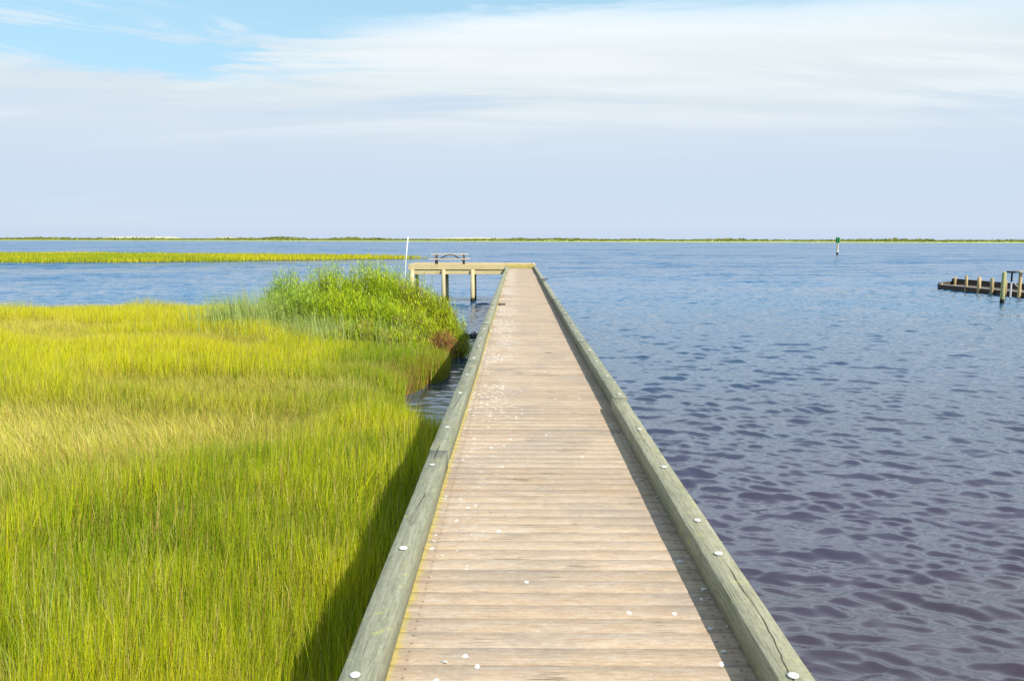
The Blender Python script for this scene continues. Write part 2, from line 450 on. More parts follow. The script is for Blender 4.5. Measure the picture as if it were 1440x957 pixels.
# picnic table, long side towards the walk
TX, TY = -4.27, 52.75; TZ = PZ
tb = empty('picnic_table', (TX, TY, TZ), 'weathered grey picnic table with dark braces standing on the platform', 'picnic table')
def tpart(name, fn, mat):
    bm = bmesh.new(); fn(bm)
    link(name, bm_mesh(name, bm, mat), None, tb, world=False)
def f_top(bm):
    for i in range(5): add_box(bm, (0, -.30+i*.15, .735), (2.35, .143, .06), .005)
tpart('tabletop', f_top, M_table)
for s in (-1, 1):
    def f_b(bm):
        for j in (0, 1): add_box(bm, (0, s*(.62+.15*j), .445), (2.5, .142, .06), .005)
    tpart('bench', f_b, M_table)
for sx in (-1, 1):
    for sy in (-1, 1):
        def f_l(bm): bar(bm, (sx*.87, sy*.60, 0.0), (sx*.87, sy*.20, .71), .075, .14)
        tpart('leg', f_l, M_tdark)
    tpart('crossbeam', lambda bm: add_box(bm, (sx*.80, 0, .40), (.045, 1.52, .09), .004), M_table)
    tpart('crossbeam', lambda bm: add_box(bm, (sx*.80, 0, .672), (.045, .7, .085), .004), M_table)
    tpart('brace', lambda bm: bar(bm, (sx*.76, 0, .38), (sx*.18, 0, .70), .11, .06), M_tdark)
tpart('cleat', lambda bm: add_box(bm, (0, 0, .685), (.42, .09, .06), .004), M_tdark)

# leaning white pole
bm = bmesh.new()
add_tube(bm, [(-6.98, 51.1, -2.5), (-6.94, 51.1, -.8), (-6.87, 51.1, .5), (-6.72, 51.12, 1.93)], [.028, .031, .036, .039], 12)
o = link('pole', bm_mesh('pole', bm, M_white, True))
props(o, 'slim white pole leaning against the left corner of the platform', 'pole')

# small things on the walk
clt = empty('dock_cleat', (1.06, 32.4, .152), 'small dark iron cleat fixed on top of the right kerb timber', 'cleat', rz=.6)
bm = bmesh.new(); add_box(bm, (0, 0, .008), (.16, .06, .016), .004)
link('base', bm_mesh('base', bm, M_iron), None, clt, world=False)
bm = bmesh.new(); add_tube(bm, [(-.22, 0, .10), (-.1, 0, .085), (.1, 0, .085), (.22, 0, .10)], [.012, .02, .02, .012], 8)
add_tube(bm, [(-.05, 0, .01), (-.05, 0, .08)], .018, 8); add_tube(bm, [(.05, 0, .01), (.05, 0, .08)], .018, 8)
link('horn', bm_mesh('horn', bm, M_iron, True), None, clt, world=False)

def lump(bm, c, r, sq=(1, 1, 1), seed=0, sub=2, amp=.35):
    rr = random.Random(seed)
    v = bmesh.ops.create_icosphere(bm, subdivisions=sub, radius=1)['verts']
    for p in v:
        k = 1+rr.uniform(-amp, amp)
        p.co = Vector(c) + Vector((p.co.x*sq[0], p.co.y*sq[1], p.co.z*sq[2]))*r*k
bm = bmesh.new()
lump(bm, (-.05, 0, .02), .05, (1, .8, .6), 3); lump(bm, (.05, .03, .018), .045, (1.1, .7, .6), 4); lump(bm, (0, -.02, .015), .03, (1, 1, .6), 5)
o = link('debris_clump', bm_mesh('debris_clump', bm, M_clump, True)); o.location = (-.42, 22.6, 0)
props(o, 'small dark clump of dried debris on the boards near the left kerb', 'debris')

# shell scraps dropped by gulls
def shard(seed):
    rr = random.Random(seed); bm = bmesh.new(); n = 9
    L = rr.uniform(.012, .020)
    ring = []; c = bm.verts.new((0, 0, L*.38)); c2 = bm.verts.new((0, 0, L*.26))
    o1 = []; o2 = []
    for k in range(n):
        a = 2*math.pi*k/n; r = L*rr.uniform(.6, 1.15)
        o1.append(bm.verts.new((r*math.cos(a), r*.7*math.sin(a), L*.09*rr.random()+.002)))
        o2.append(bm.verts.new((r*.9*math.cos(a), r*.63*math.sin(a), .001)))
    for k in range(n):
        k2 = (k+1) % n
        bm.faces.new((c, o1[k], o1[k2])); bm.faces.new((c2, o2[k2], o2[k])); bm.faces.new((o1[k], o2[k], o2[k2], o1[k2]))
    return bm_mesh('shell_fragment', bm, M_shell)
SH = [shard(i) for i in range(6)]
rs = random.Random(5)
def shells(n, xr, yr, label, sc=(.5, 1.1)):
    for i in range(n):
        o = bpy.data.objects.new('shell_fragment', SH[rs.randrange(6)]); COL.objects.link(o)
        y = yr[0]+(yr[1]-yr[0])*rs.random()**1.5
        o.location = (rs.uniform(*xr), y, .0025); s = rs.uniform(*sc); o.scale = (s, s, s)
        o.rotation_euler = (rs.uniform(-.3, .3), rs.uniform(-.3, .3), rs.uniform(0, 6))
        props(o, label, 'shell', 'broken shells scattered on the boardwalk')
shells(70, (.90, .992), (2.6, 22), 'white shell scrap on the shaded boards against the right kerb')
shells(40, (-.52, -.30), (2.6, 20), 'white shell scrap on the sunny boards beside the left kerb')
shells(14, (-.25, .8), (2.8, 16), 'white shell scrap out on the open middle of the boards', (.35, .65))

# ------------------------------------------------------------------ marsh
EDGE = [(.7, -12), (.75, 6), (.45, 10.2), (-.75, 11.8), (-1.5, 12.8), (-2.15, 15), (-2.65, 17.6), (-2.9, 19.6), (-2.6, 20.9), (-2.16, 22.4), (-2.02, 24.0),
        (-2.25, 25.3), (-2.3, 26.4), (-2.1, 28), (-2.4, 30), (-3.8, 32), (-6, 33.4), (-10, 34.6), (-15, 37), (-20, 38), (-28, 39), (-44, 39), (-60, 37), (-60, -12)]
def sdf(px, py, poly):
    """signed distance, positive inside"""
    d = np.full(px.shape, 1e9); ins = np.zeros(px.shape, bool); n = len(poly)
    for i in range(n):
        ax, ay = poly[i]; bx, by = poly[(i+1) % n]
        ex, ey = bx-ax, by-ay
        t = np.clip(((px-ax)*ex+(py-ay)*ey)/(ex*ex+ey*ey), 0, 1)
        d = np.minimum(d, np.hypot(px-ax-t*ex, py-ay-t*ey))
        c = ((ay > py) != (by > py)) & (px < (bx-ax)*(py-ay)/(by-ay+1e-12)+ax)
        ins ^= c
    return np.where(ins, d, -d)
def edge_d(px, py):
    w = (fbm(px*1.1+5, py*1.1, 3)-.5)*.45
    return sdf(px, py, EDGE) + w
def ground_z(px, py, d=None):
    if d is None: d = edge_d(px, py)
    return -1.62 + (fbm(px*.5, py*.5, 3)-.5)*.18 - .12*sstep(24, 32, py) - (1-sstep(-.25, .35, d))*.75 - .25*(1-sstep(0, 2.0, d))

m_mud, t, b = material('marsh_mud')
oc = objcoord(t); n = t.noise(oc, 3, 6, .65)
t.set(b.inputs['Base Color'], t.ramp(n, [(.3, (.03, .024, .018)), (.55, (.07, .055, .035)), (.75, (.12, .10, .05))]))
b.inputs['Roughness'].default_value = .8; t.set(b.inputs['Normal'], t.bump(n, .6, .06))
def grid_mesh(name, xs, ys, zf, mat):
    X, Y = np.meshgrid(xs, ys); Z = zf(X, Y)
    nx, ny = len(xs), len(ys)
    i = np.arange(nx*ny).reshape(ny, nx)
    q = np.stack([i[:-1, :-1], i[:-1, 1:], i[1:, 1:], i[1:, :-1]], -1).reshape(-1, 4)
    return np_mesh(name, np.stack([X, Y, Z], -1).reshape(-1, 3), q, mat, smooth=True)
o = link('marsh_ground', grid_mesh('marsh_ground', np.concatenate([np.linspace(-58, -14, 90), np.arange(-13.8, 2.2, .16)]), np.arange(-11, 42, .16), ground_z, m_mud))
props(o, kind='structure')

# ---- grass as blades
def blades(P, H, W, lean, col, mat, name, curl=1.0, seg=3, yawbias=None):
    """P (n,3) foot, H height, W width, lean (n,2) tip offset, col (n,3)"""
    n = len(P); yaw = RNG.uniform(0, 2*np.pi, n)
    ax = np.stack([np.cos(yaw), np.sin(yaw), np.zeros(n)], -1)
    V = np.zeros((n, seg+1, 2, 3), np.float32)
    prof = [1.0, .9, .62, .06] if seg == 3 else ([1, .75, .06] if seg == 2 else [1.0, .95, .8, .5, .05])
    for k in range(seg+1):
        f = k/seg
        c = P.copy()
        c[:, 2] += H*(f - .10*f*f*np.clip(np.hypot(lean[:, 0], lean[:, 1])/np.maximum(H, .01), 0, 2.5))
        c[:, 0] += lean[:, 0]*f**1.9*curl; c[:, 1] += lean[:, 1]*f**1.9*curl
        w = (W*prof[k]*.5)[:, None]
        V[:, k, 0] = c-ax*w; V[:, k, 1] = c+ax*w
    V = V.reshape(-1, 3)
    b0 = (np.arange(n)*(seg+1)*2)[:, None]
    qs = [np.concatenate([b0+2*k, b0+2*k+1, b0+2*k+3, b0+2*k+2], 1) for k in range(seg)]
    Q = np.stack(qs, 1).reshape(-1, 4)
    C = np.repeat(col, (seg+1)*2, axis=0)
    return V, Q, C

M_grass = leafy('salt_grass', .34, .5, .22)
def sample_wedge(A, r0, r1, a0, a1):
    n = int(A*(a1-a0)*(r1-r0))
    r = RNG.uniform(r0, r1, n); a = RNG.uniform(a0, a1, n)
    return np.stack([np.sin(a)*r, np.cos(a)*r], -1)
# main fan in view, thinner beyond it to either side
pts = np.concatenate([sample_wedge(24000, 2.2, 40, -.64, .06), sample_wedge(3000, 1.6, 40, -1.25, -.64), sample_wedge(900, 1.2, 12, -2.6, -1.25)])
px, py = pts[:, 0], pts[:, 1]
d = edge_d(px, py)
keep = (d > -.05) & ~((px > -.55)) & (px > -40)
keep &= ~((np.hypot(px, py) < 13) & (fbm(px*3.1+9, py*3.1, 2) < .44) & (RNG.random(len(px)) < .6))
keep &= ~(np.hypot(px+2.4, py-25.6) < .55)
pts = pts[keep]; px, py, d = px[keep], py[keep], d[keep]; n = len(pts)
r = np.hypot(px, py)
gz = ground_z(px, py, d)
n1 = fbm(px*.35+3, py*.35+8, 3); n2 = fbm(px*1.6, py*1.6+40, 2); n3 = fbm(px*.12+50, py*.2, 2)
# zones
hay = sstep(9.2, 10.6, py+2.2*(n1-.5)) * (1-sstep(13.2, 15.2, py+2.5*(n1-.5))) * (1-sstep(-4.2, -2.4, px + (n1-.5)*2))
hay = np.maximum(hay, .75*sstep(.60, .70, fbm(px*.22+11, py*.3+3, 2))*sstep(8, 12, r))
far = sstep(15, 21, py)*(1-sstep(-8.5, -5.5, px))
lush = sstep(-5.5, -3.2, px)*sstep(14.2, 17, py)
side = sstep(-9, -4, px)
tips = side*np.interp(py, [9, 10.5, 13, 16, 20, 26, 30], [-.47, -.58, -.80, -.90, -.98, -1.24, -1.3]) + (1-side)*np.interp(py, [9, 11, 15, 30, 38], [-.47, -.62, -.68, -.70, -.74]) - .28*hay
tips = tips - .22*(1-sstep(.0, .8, d))*(py > 11)
tips += (n1-.5)*.24 + (n2-.5)*.18 + RNG.normal(0, 1, n)*np.interp(r, [8, 24], [.07, .035])
tips -= np.where(RNG.random(n) < .25, RNG.uniform(.1, .5, n), 0)
tips += np.where(RNG.random(n) < .012*(r < 14), RNG.uniform(.05, .22, n), 0)
H = np.clip(tips-gz, .25, 1.9)
W = np.clip(.0017*r, .0042, .014)*RNG.uniform(.6, 1.3, n)
wind = np.array([.03, .04])
la = RNG.uniform(0, 2*np.pi, n); lm = np.abs(RNG.normal(0, .16, n)) + .30*hay*RNG.random(n)
swirl = 6.0*n3 + 3*n1
lean = np.stack([np.cos(la)*lm + wind[0] - .28*hay*np.cos(swirl), np.sin(la)*lm + wind[1] + .28*hay*np.sin(swirl)], -1)*(H[:, None]/1.1)
green = np.array([.20, .29, .010]); lime = np.array([.50, .53, .010]); gold = np.array([.66, .60, .014]); straw = np.array([.62, .50, .17]); tan = np.array([.46, .33, .16])
gdeep = np.array([.09, .18, .012])
u = RNG.random(n)
mixv = np.clip(.46 + (n1-.5)*1.3 + (n2-.5)*.7 + .5*far - .55*lush + RNG.normal(0, .24, n), 0, 1)[:, None]
colr = np.where(mixv < .5, green+(lime-green)*mixv*2, lime+(gold-lime)*(mixv-.5)*2)
lm_ = (.8*lush*RNG.uniform(.3, 1, n))[:, None]; colr = colr*(1-lm_) + np.array([.30, .43, .008])*lm_
hm = (hay*RNG.uniform(.25, .95, n))[:, None]*.8
colr = colr*(1-hm) + straw*hm
st = (u < .09+.10*hay)[:, None]; colr = np.where(st, straw, colr)
tn = (u > .92)[:, None]; colr = np.where(tn, np.array([.40, .22, .07])*RNG.uniform(.6, 1.2, (n, 1)), colr)
dg = ((u > .78) & (u < .92))[:, None]; colr = np.where(dg, gdeep + (lime-gdeep)*RNG.random((n, 1))*.4, colr)
rim = ((1-sstep(.1, .8, d))*(py > 18)*(py < 27)*(RNG.random(n) < .25)*(px > -3.5))[:, None]
colr = colr*(1-rim) + np.array([.40, .20, .05])*rim
V, Q, C = blades(np.stack([px, py, gz-.03], -1), H, W, lean, colr*RNG.uniform(.70, 1.24, (n, 1)), M_grass, 'g')
o = link('marsh_grass', np_mesh('marsh_grass', V, Q, M_grass, {'col': C}))
props(o, 'yellow green salt marsh grass filling the meadow left of the boardwalk', 'grass', kind='stuff')
print('blades', n)

# loose coarser tufts of blue-green reed grass in the foreground corner and before the shrubs
cl_ = []
for (cx, cy, nn, sp, hz, w) in [(-3.0, 4.9, 260, .55, -.38, .009), (-2.2, 3.6, 120, .35, -.42, .008)] + \
        [(-7.9+.55*i+RNG.normal(0, .25), 25.2+RNG.normal(0, .7), 190, .75, -.25-.06*i+RNG.normal(0, .12), .018) for i in range(7)] + \
        [(-8.7+RNG.normal(0, .5), 27+RNG.normal(0, .6), 200, .6, .08+RNG.normal(0, .1), .022) for i in range(5)]:
    a = RNG.normal(0, sp, (nn, 2)); cl_.append(np.column_stack([cx+a[:, 0], cy+a[:, 1], np.full(nn, hz)-np.hypot(a[:, 0], a[:, 1])*.25+RNG.normal(0, .15, nn), np.full(nn, w)]))
T = np.concatenate(cl_); T = T[edge_d(T[:, 0], T[:, 1]) > .1]; n = len(T)
gz = ground_z(T[:, 0], T[:, 1])
H = np.clip(T[:, 2]-gz, .4, 2.4); la = RNG.uniform(0, 6.28, n); lm = np.abs(RNG.normal(0, .2, n))
c = np.array([.34, .42, .12])*RNG.uniform(.7, 1.35, (n, 1)); c[RNG.random(n) < .15] = (.40, .36, .18)
V, Q, C = blades(np.column_stack([T[:, 0], T[:, 1], gz]), H, T[:, 3]*RNG.uniform(.6, 1.2, n), np.stack([np.cos(la)*lm-.08, np.sin(la)*lm], -1), c, M_grass, 'r')
o = link('reeds', np_mesh('reeds', V, Q, M_grass, {'col': C}))
props(o, 'grey green reeds standing at the foot of the shrubs and in the near corner', 'reeds', kind='stuff')

# ---- shrubs: upright shoots carrying small leaves
M_leaf = leafy('shrub_leaf', .35, .45, .3)
M_stem = plain('shrub_stem', (.16, .10, .06), .8, .3, 20)
def shrub(name, x, y, top, rx, ry, shoots, leaves, pal, label, cat='shrub', group='shrubs on the marsh edge', drop=.75, lw=.019, ll=.15, low=.15):
    shoots = int(shoots*1.9)
    g0 = float(ground_z(np.array([x]), np.array([y]))[0])
    root = empty(name, (x, y, g0), label, cat, group)
    hgt = top-g0
    V = []; Q = []; C = []; sv = bmesh.new()
    a = RNG.uniform(0, 2*np.pi, shoots); q = np.sqrt(RNG.random(shoots)); rx *= 1.12; ry *= 1.1
    bx = np.cos(a)*q*rx*.55; by = np.sin(a)*q*ry*.55
    tx = np.cos(a)*q*rx*1.0 + RNG.normal(0, .08, shoots); ty = np.sin(a)*q*ry*1.0 + RNG.normal(0, .08, shoots)
    tz = hgt*(1-drop*.8*q**2.6)*np.clip(RNG.normal(.90, .12, shoots), .5, 1.16) 
    for i in range(shoots):
        if i % 7 == 0:
            add_tube(sv, [(bx[i]*.6, by[i]*.6, -.08), ((bx[i]+tx[i])/2*.9, (by[i]+ty[i])/2*.9, tz[i]*.5), (tx[i], ty[i], tz[i]*.96)], [.014, .009, .004], 5, False)
    nl = shoots*leaves
    idx = np.repeat(np.arange(shoots), leaves)
    f = RNG.beta(2.2, 1.15, nl)*(1-low)+low
    c = np.stack([bx[idx]+(tx-bx)[idx]*f**1.3, by[idx]+(ty-by)[idx]*f**1.3, tz[idx]*f], -1)
    c += RNG.normal(0, .045, (nl, 3))
    yaw = RNG.uniform(0, 2*np.pi, nl); pit = RNG.uniform(.55, 1.5, nl)
    dv = np.stack([np.cos(yaw)*np.cos(pit), np.sin(yaw)*np.cos(pit), np.sin(pit)], -1)
    sd = np.stack([-np.sin(yaw), np.cos(yaw), np.zeros(nl)], -1)
    L = (ll*RNG.uniform(.6, 1.3, nl))[:, None]; Wd = (lw*RNG.uniform(.6, 1.25, nl))[:, None]
    V = np.stack([c, c+dv*L*.5+sd*Wd*.5, c+dv*L, c+dv*L*.5-sd*Wd*.5], 1).reshape(-1, 3)
    Q = np.arange(nl*4).reshape(-1, 4)
    pal = np.array(pal); sh = RNG.random(shoots)
    k = np.clip((sh[idx]*len(pal)+RNG.normal(0, .5, nl)).astype(int), 0, len(pal)-1)
    cc = pal[k]*RNG.uniform(.75, 1.25, (nl, 1))
    link('foliage', np_mesh('foliage', V, Q, M_leaf, {'col': np.repeat(cc, 4, 0)}), None, root, world=False)
    link('stem', bm_mesh('stem', sv, M_stem), None, root, world=False)
    return root
PA = [(.22, .33, .010), (.34, .45, .010), (.44, .53, .012), (.53, .58, .018)]
PB = [(.24, .36, .035), (.34, .46, .05), (.40, .50, .05)]
PC = [(.40, .50, .010), (.53, .59, .015), (.28, .38, .010), (.34, .24, .06)]
PRED = [(.42, .15, .05), (.32, .10, .05), (.50, .24, .08), (.24, .26, .03)]
shrub('marsh_shrub', -5.35, 30.2, .93, 1.25, 1.2, 420, 26, PA, 'tallest bright green shrub at the crest of the mound')
shrub('marsh_shrub', -6.9, 30.2, .84, 1.2, 1.2, 400, 26, PA, 'green shrub left of the tallest one on the mound')
shrub('marsh_shrub', -8.15, 29.2, .62, .95, 1.1, 330, 24, PB, 'soft green shrub at the left shoulder of the mound')
shrub('marsh_shrub', -4.35, 29.3, .68, .95, 1.0, 330, 26, PA, 'green shrub just right of the tallest one on the mound')
shrub('marsh_shrub', -3.55, 28.8, .30, .85, .95, 300, 26, PC, 'yellow green shrub on the right slope below the left platform pile')
shrub('marsh_shrub', -2.75, 28.2, -.12, .72, .85, 260, 26, PC, 'rounded light green shrub low on the right slope near the water')
shrub('marsh_shrub', -2.08, 27.3, -.85, .5, .55, 150, 22, PC, 'lowest small green shrub leaning over the water at the right tip')
shrub('marsh_shrub', -5.9, 27.6, .12, 1.25, 1.0, 360, 24, PA, 'mid green shrub in the middle face of the mound')
shrub('marsh_shrub', -4.4, 27.0, -.10, 1.05, .95, 330, 24, PA, 'green shrub with brown stems on the front face below the crest')
shrub('marsh_shrub', -3.35, 26.4, -.55, .85, .8, 260, 22, PC, 'short green shrub at the front right foot of the mound')
shrub('marsh_shrub', -7.3, 27.6, .22, 1.1, .9, 320, 22, PB, 'grey green shrub behind the reeds on the left face of the mound')
shrub('marsh_shrub', -4.75, 24.9, -.72, .95, .8, 190, 20, PC, 'low yellow green shrub nearest the meadow in front of the mound')
shrub('marsh_shrub', -3.45, 24.6, -.98, .75, .7, 150, 20, PC, 'low yellow green shrub with brown twigs near the red shrub')
shrub('dead_shrub', -2.38, 25.9, -1.08, .5, .45, 170, 13, PRED, 'rust red low shrub with bare roots at the water edge', 'shrub', 'shrubs on the marsh edge', .5, .02, .08, .0)

# dark tangled heap in the water by the walk
hp = empty('dark_heap', (-1.75, 32.6, WZ), 'dark tangled heap in the water between shrubs and boardwalk', 'seaweed')
bm = bmesh.new(); rr = random.Random(8)
for i in range(26):
    lump(bm, (rr.gauss(.05, .27), rr.gauss(0, .2), rr.uniform(-.03, .12)), rr.uniform(.07, .14), (1.2, .9, .8), i, 1, .4)
for i in range(20):
    a = rr.uniform(0, 6.28); L = rr.uniform(.2, .5); x, y = rr.gauss(.05, .25), rr.gauss(0, .2)
    add_tube(bm, [(x, y, .02), (x+L*.5*math.cos(a), y+L*.5*math.sin(a), rr.uniform(.1, .26)), (x+L*math.cos(a), y+L*math.sin(a), rr.uniform(.0, .2))], [.012, .014, .006], 5)
link('tangle', bm_mesh('tangle', bm, M_clump, True), None, hp, world=False)
bm = bmesh.new(); add_tube(bm, [(-.85, -.15, .02), (-.5, -.05, .1), (-.22, .05, .13)], [.02, .028, .018], 7)
link('stick', bm_mesh('stick', bm, M_stick, True), None, hp, world=False)

# ------------------------------------------------------------------ low marsh island beyond
ISL = [(-150, 128), (-82, 131), (-62, 132), (-52, 138), (-40, 146), (-30, 154), (-17, 163), (-15, 166), (-22, 170), (-34, 176), (-60, 186), (-95, 196), (-150, 200)]
def isl_d(x, y): return sdf(x, y, ISL) + (fbm(x*.12, y*.12, 3)-.5)*5
o = link('marsh_island', grid_mesh('marsh_island', np.arange(-150, -8, 1.0), np.arange(124, 204, 1.0), lambda X, Y: WZ-.4+.48*sstep(-1.5, 1.5, isl_d(X, Y)), m_mud))
props(o, kind='structure')
n = 60000
x = RNG.uniform(-150, -12, n); y = 125+75*RNG.random(n)**1.3
d = isl_d(x, y); k = d > .3; x, y, d = x[k], y[k], d[k]; n = len(x)
nn = fbm(x*.06, y*.1, 3); n2 = fbm(x*.3, y*.3, 2)
H = (.68+.35*(nn-.5)+.25*(n2-.5)+.25*sstep(1, 6, d))*RNG.uniform(.75, 1.15, n)
mv = np.clip(.5+(nn-.5)*2.2+RNG.normal(0, .22, n), 0, 1)[:, None]
c = np.array([.24, .33, .015])*(1-mv)+np.array([.56, .50, .02])*mv
V, Q, C = blades(np.column_stack([x, y, np.full(n, WZ+.0)]), H, RNG.uniform(.07, .16, n), RNG.normal(0, .12, (n, 2)), c*RNG.uniform(.75, 1.2, (n, 1)), M_grass, 'i', seg=2)
o = link('island_grass', np_mesh('island_grass', V, Q, M_grass, {'col': C}))
props(o, 'strip of yellow green grass on the low island across the water', 'grass', kind='stuff')

# ------------------------------------------------------------------ far barrier shore
def shore_y(x): return 1150 - .33*x + 60*(fbm(x*.004+20, x*0+3.0, 3)-.5)
def shore_z(X, Y):
    u = Y-shore_y(X)
    a = fbm(X*.006+2, Y*.004, 3); du = sstep(.50, .74, fbm(X*.009+7.7, Y*.006+2, 2))*(.25+.75*sstep(60, -150, X))
    return WZ-.6 + 1.5*sstep(-8, 12, u) + 1.2*a*sstep(20, 90, u) + (1.0+5.2*du)*sstep(90, 150, u)*(.5+.8*fbm(X*.02, Y*.02, 3))
xs = np.linspace(-2600, 2200, 900)
ut = np.array([-20, -8, 0, 8, 20, 40, 65, 90, 120, 150, 190, 240, 320])
X = np.repeat(xs[None], len(ut), 0); Y = shore_y(X)+ut[:, None]; Z = shore_z(X, Y)
i = np.arange(X.size).reshape(X.shape)
q = np.stack([i[:-1, :-1], i[:-1, 1:], i[1:, 1:], i[1:, :-1]], -1).reshape(-1, 4)
m_sand, t, b = material('dune_sand'); oc = objcoord(t); z = t.sep(oc)[2]
n_ = t.noise(t.map(oc, (1, .5, 1)), .05, 4, .6)
veg = t.step(t.m('ADD', z, t.m('MULTIPLY', n_, 3.0)), 4.9, 3.6)
t.set(b.inputs['Base Color'], t.mix(veg, (.46, .41, .29), t.mix(n_, (.20, .27, .06), (.40, .40, .12)))); b.inputs['Roughness'].default_value = .9
o = link('far_shore', np_mesh('far_shore', np.stack([X, Y, Z], -1).reshape(-1, 3), q, m_sand, smooth=True)); props(o, kind='structure')
n = 15000
x = RNG.uniform(-1300, 1100, n); u = 8+150*RNG.random(n)**.5; y = shore_y(x)+u
dn = fbm(x*.012+3, y*.02, 3); k = RNG.random(n) < .62; x, y, u, dn = x[k], y[k], u[k], dn[k]; n = len(x)
z = shore_z(x, y)
ntri = 26
c0 = np.column_stack([x, y, z]); s = (.55+.75*sstep(.35, .65, dn)+.7*sstep(60, 130, u))*RNG.uniform(.6, 1.1, n)*np.clip(y/1150, .55, 1.3)
dd = RNG.normal(0, 1, (n, ntri, 3)); dd /= np.linalg.norm(dd, axis=-1, keepdims=True); dd[..., 2] = np.abs(dd[..., 2])
cc = c0[:, None]+dd*np.array([1.7, 1.7, .8])*s[:, None, None]*.7
e1 = RNG.normal(0, .42, (n, ntri, 3))*s[:, None, None]; e2 = RNG.normal(0, .42, (n, ntri, 3))*s[:, None, None]
V = np.stack([cc, cc+e1, cc+e1+e2, cc+e2], 2).reshape(-1, 3)
pal = np.array([(.11, .14, .03), (.18, .21, .04), (.26, .28, .05), (.32, .31, .07)])
cf = pal[np.clip((RNG.random(n)*4).astype(int), 0, 3)]
o = link('shore_scrub', np_mesh('shore_scrub', V, np.arange(len(V)).reshape(-1, 4), M_leaf, {'col': np.repeat(np.repeat(cf, ntri, 0)*RNG.uniform(.8, 1.2, (n*ntri, 1)), 4, 0)}))
props(o, 'low green scrub along the far barrier shore', 'scrub', kind='stuff')

# ------------------------------------------------------------------ channel marker
MX, MY = 82.4, 214.0
mk = empty('channel_marker', (MX, MY, WZ), 'tall pile with a green square board out in the open water', 'channel marker', rz=-.25)
def mp(name, fn, mat, label=None):
    bm = bmesh.new(); fn(bm); o = link(name, bm_mesh(name, bm, mat), None, mk, world=False)
    if label: o['label'] = label
mp('pile', lambda bm: add_tube(bm, [(0, 0, -2), (0, 0, 3.9)], [.24, .19], 14), M_pile)
mp('band', lambda bm: add_tube(bm, [(0, 0, .62), (0, 0, 1.15)], [.25, .25], 14), M_white, 'white band near the foot')
mp('tide_band', lambda bm: add_tube(bm, [(0, 0, -.2), (0, 0, .62)], [.262, .262], 14), M_black, 'black foot')
for s in (1, -1):
    def fb(bm):
        q = Matrix.Rotation(.55*s, 4, 'Z')
        add_box(bm, (0, -.26, 3.75), (.84, .03, 1.3), .01, None)
        bmesh.ops.transform(bm, matrix=q, verts=bm.verts[:])
    mp('daymark_board', fb, M_green)
mp('lamp', lambda bm: (add_tube(bm, [(0, 0, 3.9), (0, 0, 4.2)], [.07, .07], 10), add_tube(bm, [(0, 0, 4.2), (0, 0, 4.45), (0, 0, 4.5)], [.12, .12, .05], 12)), M_black)

# ------------------------------------------------------------------ bulkhead jetty on the right
def jx(D): return 33.6 + (66-D)*.08
jt = empty('jetty', (34.5, 55, WZ), 'low dark timber jetty with stubby posts on the right side of the bay', 'jetty')
def wall(name, x_off, d0, d1, z0, z1, th, mat, parent):
    bm = bmesh.new(); a = Vector((jx(d0)+x_off, d0, 0)); e = Vector((jx(d1)+x_off, d1, 0)); dirv = (e-a).normalized()
    L = (e-a).length; n = int(L/.24); nrm = Vector((-dirv.y, dirv.x, 0))
    for i in range(n):
        c = a+dirv*(i+.5)*L/n
        add_box(bm, (c.x, c.y, (z0+z1)/2+random.uniform(-.015, .015)), (th*random.uniform(.9, 1.1), L/n*.94, z1-z0), .006, Matrix.Rotation(math.atan2(-dirv.x, dirv.y), 4, 'Z'))
    return link(name, bm_mesh(name, bm, mat), None, parent)
def rail(name, x_off, d0, d1, z, w, h, mat, parent):
    bm = bmesh.new(); bar(bm, (jx(d0)+x_off, d0, z), (jx(d1)+x_off, d1, z), w, h, .006)
    return link(name, bm_mesh(name, bm, mat), None, parent)
M_grey = wood('grey_cap_timber', (.52, .47, .38), (.42, .37, .29), (.28, .24, .19), 'Y', stain=.5)
M_post = wood('orange_post_timber', (.56, .42, .22), (.45, .32, .15), (.30, .2, .09), 'Z', stain=.5)
wall('sheet_wall', 0, 42, 66, WZ-1.2, -1.76, .07, M_dark, jt)
wall('sheet_wall', 2.6, 42, 68.6, WZ-1.2, -1.42, .07, M_dark, jt)
bm = bmesh.new(); bar(bm, (jx(66)-.02, 66, -1.95), (jx(68.6)+2.6, 68.6, -1.95), .08, .7, .006)
link('end_wall', bm_mesh('end_wall', bm, M_dark), None, jt)
rail('cap', .02, 42, 65.9, -1.735, .24, .045, M_grey, jt)
rail('cap', 2.62, 42, 68.5, -1.395, .22, .045, M_dark, jt)
rail('walkboard', 1.3, 42, 66.6, -1.80, 2.3, .05, M_dark, jt)
for px, top, rad in [(1340, -1.05, .085), (1356, -.88, .10), (1374, -.92, .125), (1392, -.91, .125), (1411, -.97, .10)]:
    D = 33.9*F/(px-727); bm = bmesh.new(); x = (px-727)/F*D
    add_tube(bm, [(x, D, WZ-1), (x, D, -1.5), (x+random.uniform(-.03, .03), D, top-.03), (x, D, top)], [rad, rad, rad*.96, rad*.8], 12)
    link('post', bm_mesh('post', bm, M_post, True), None, jt)
D = 33.9*F/(1317+8-727)
bm = bmesh.new(); add_tube(bm, [(jx(D)+.1, D, WZ-1), (jx(D)+.1, D, -1.6)], [.09, .08], 10); link('post', bm_mesh('post', bm, M_post, True), None, jt)
bm = bmesh.new(); bar(bm, (jx(57.4)+.1, 57.3, -1.2), (jx(56.6)+.1, 56.5, -1.66), .05, .09); link('brace', bm_mesh('brace', bm, M_grey), None, jt)

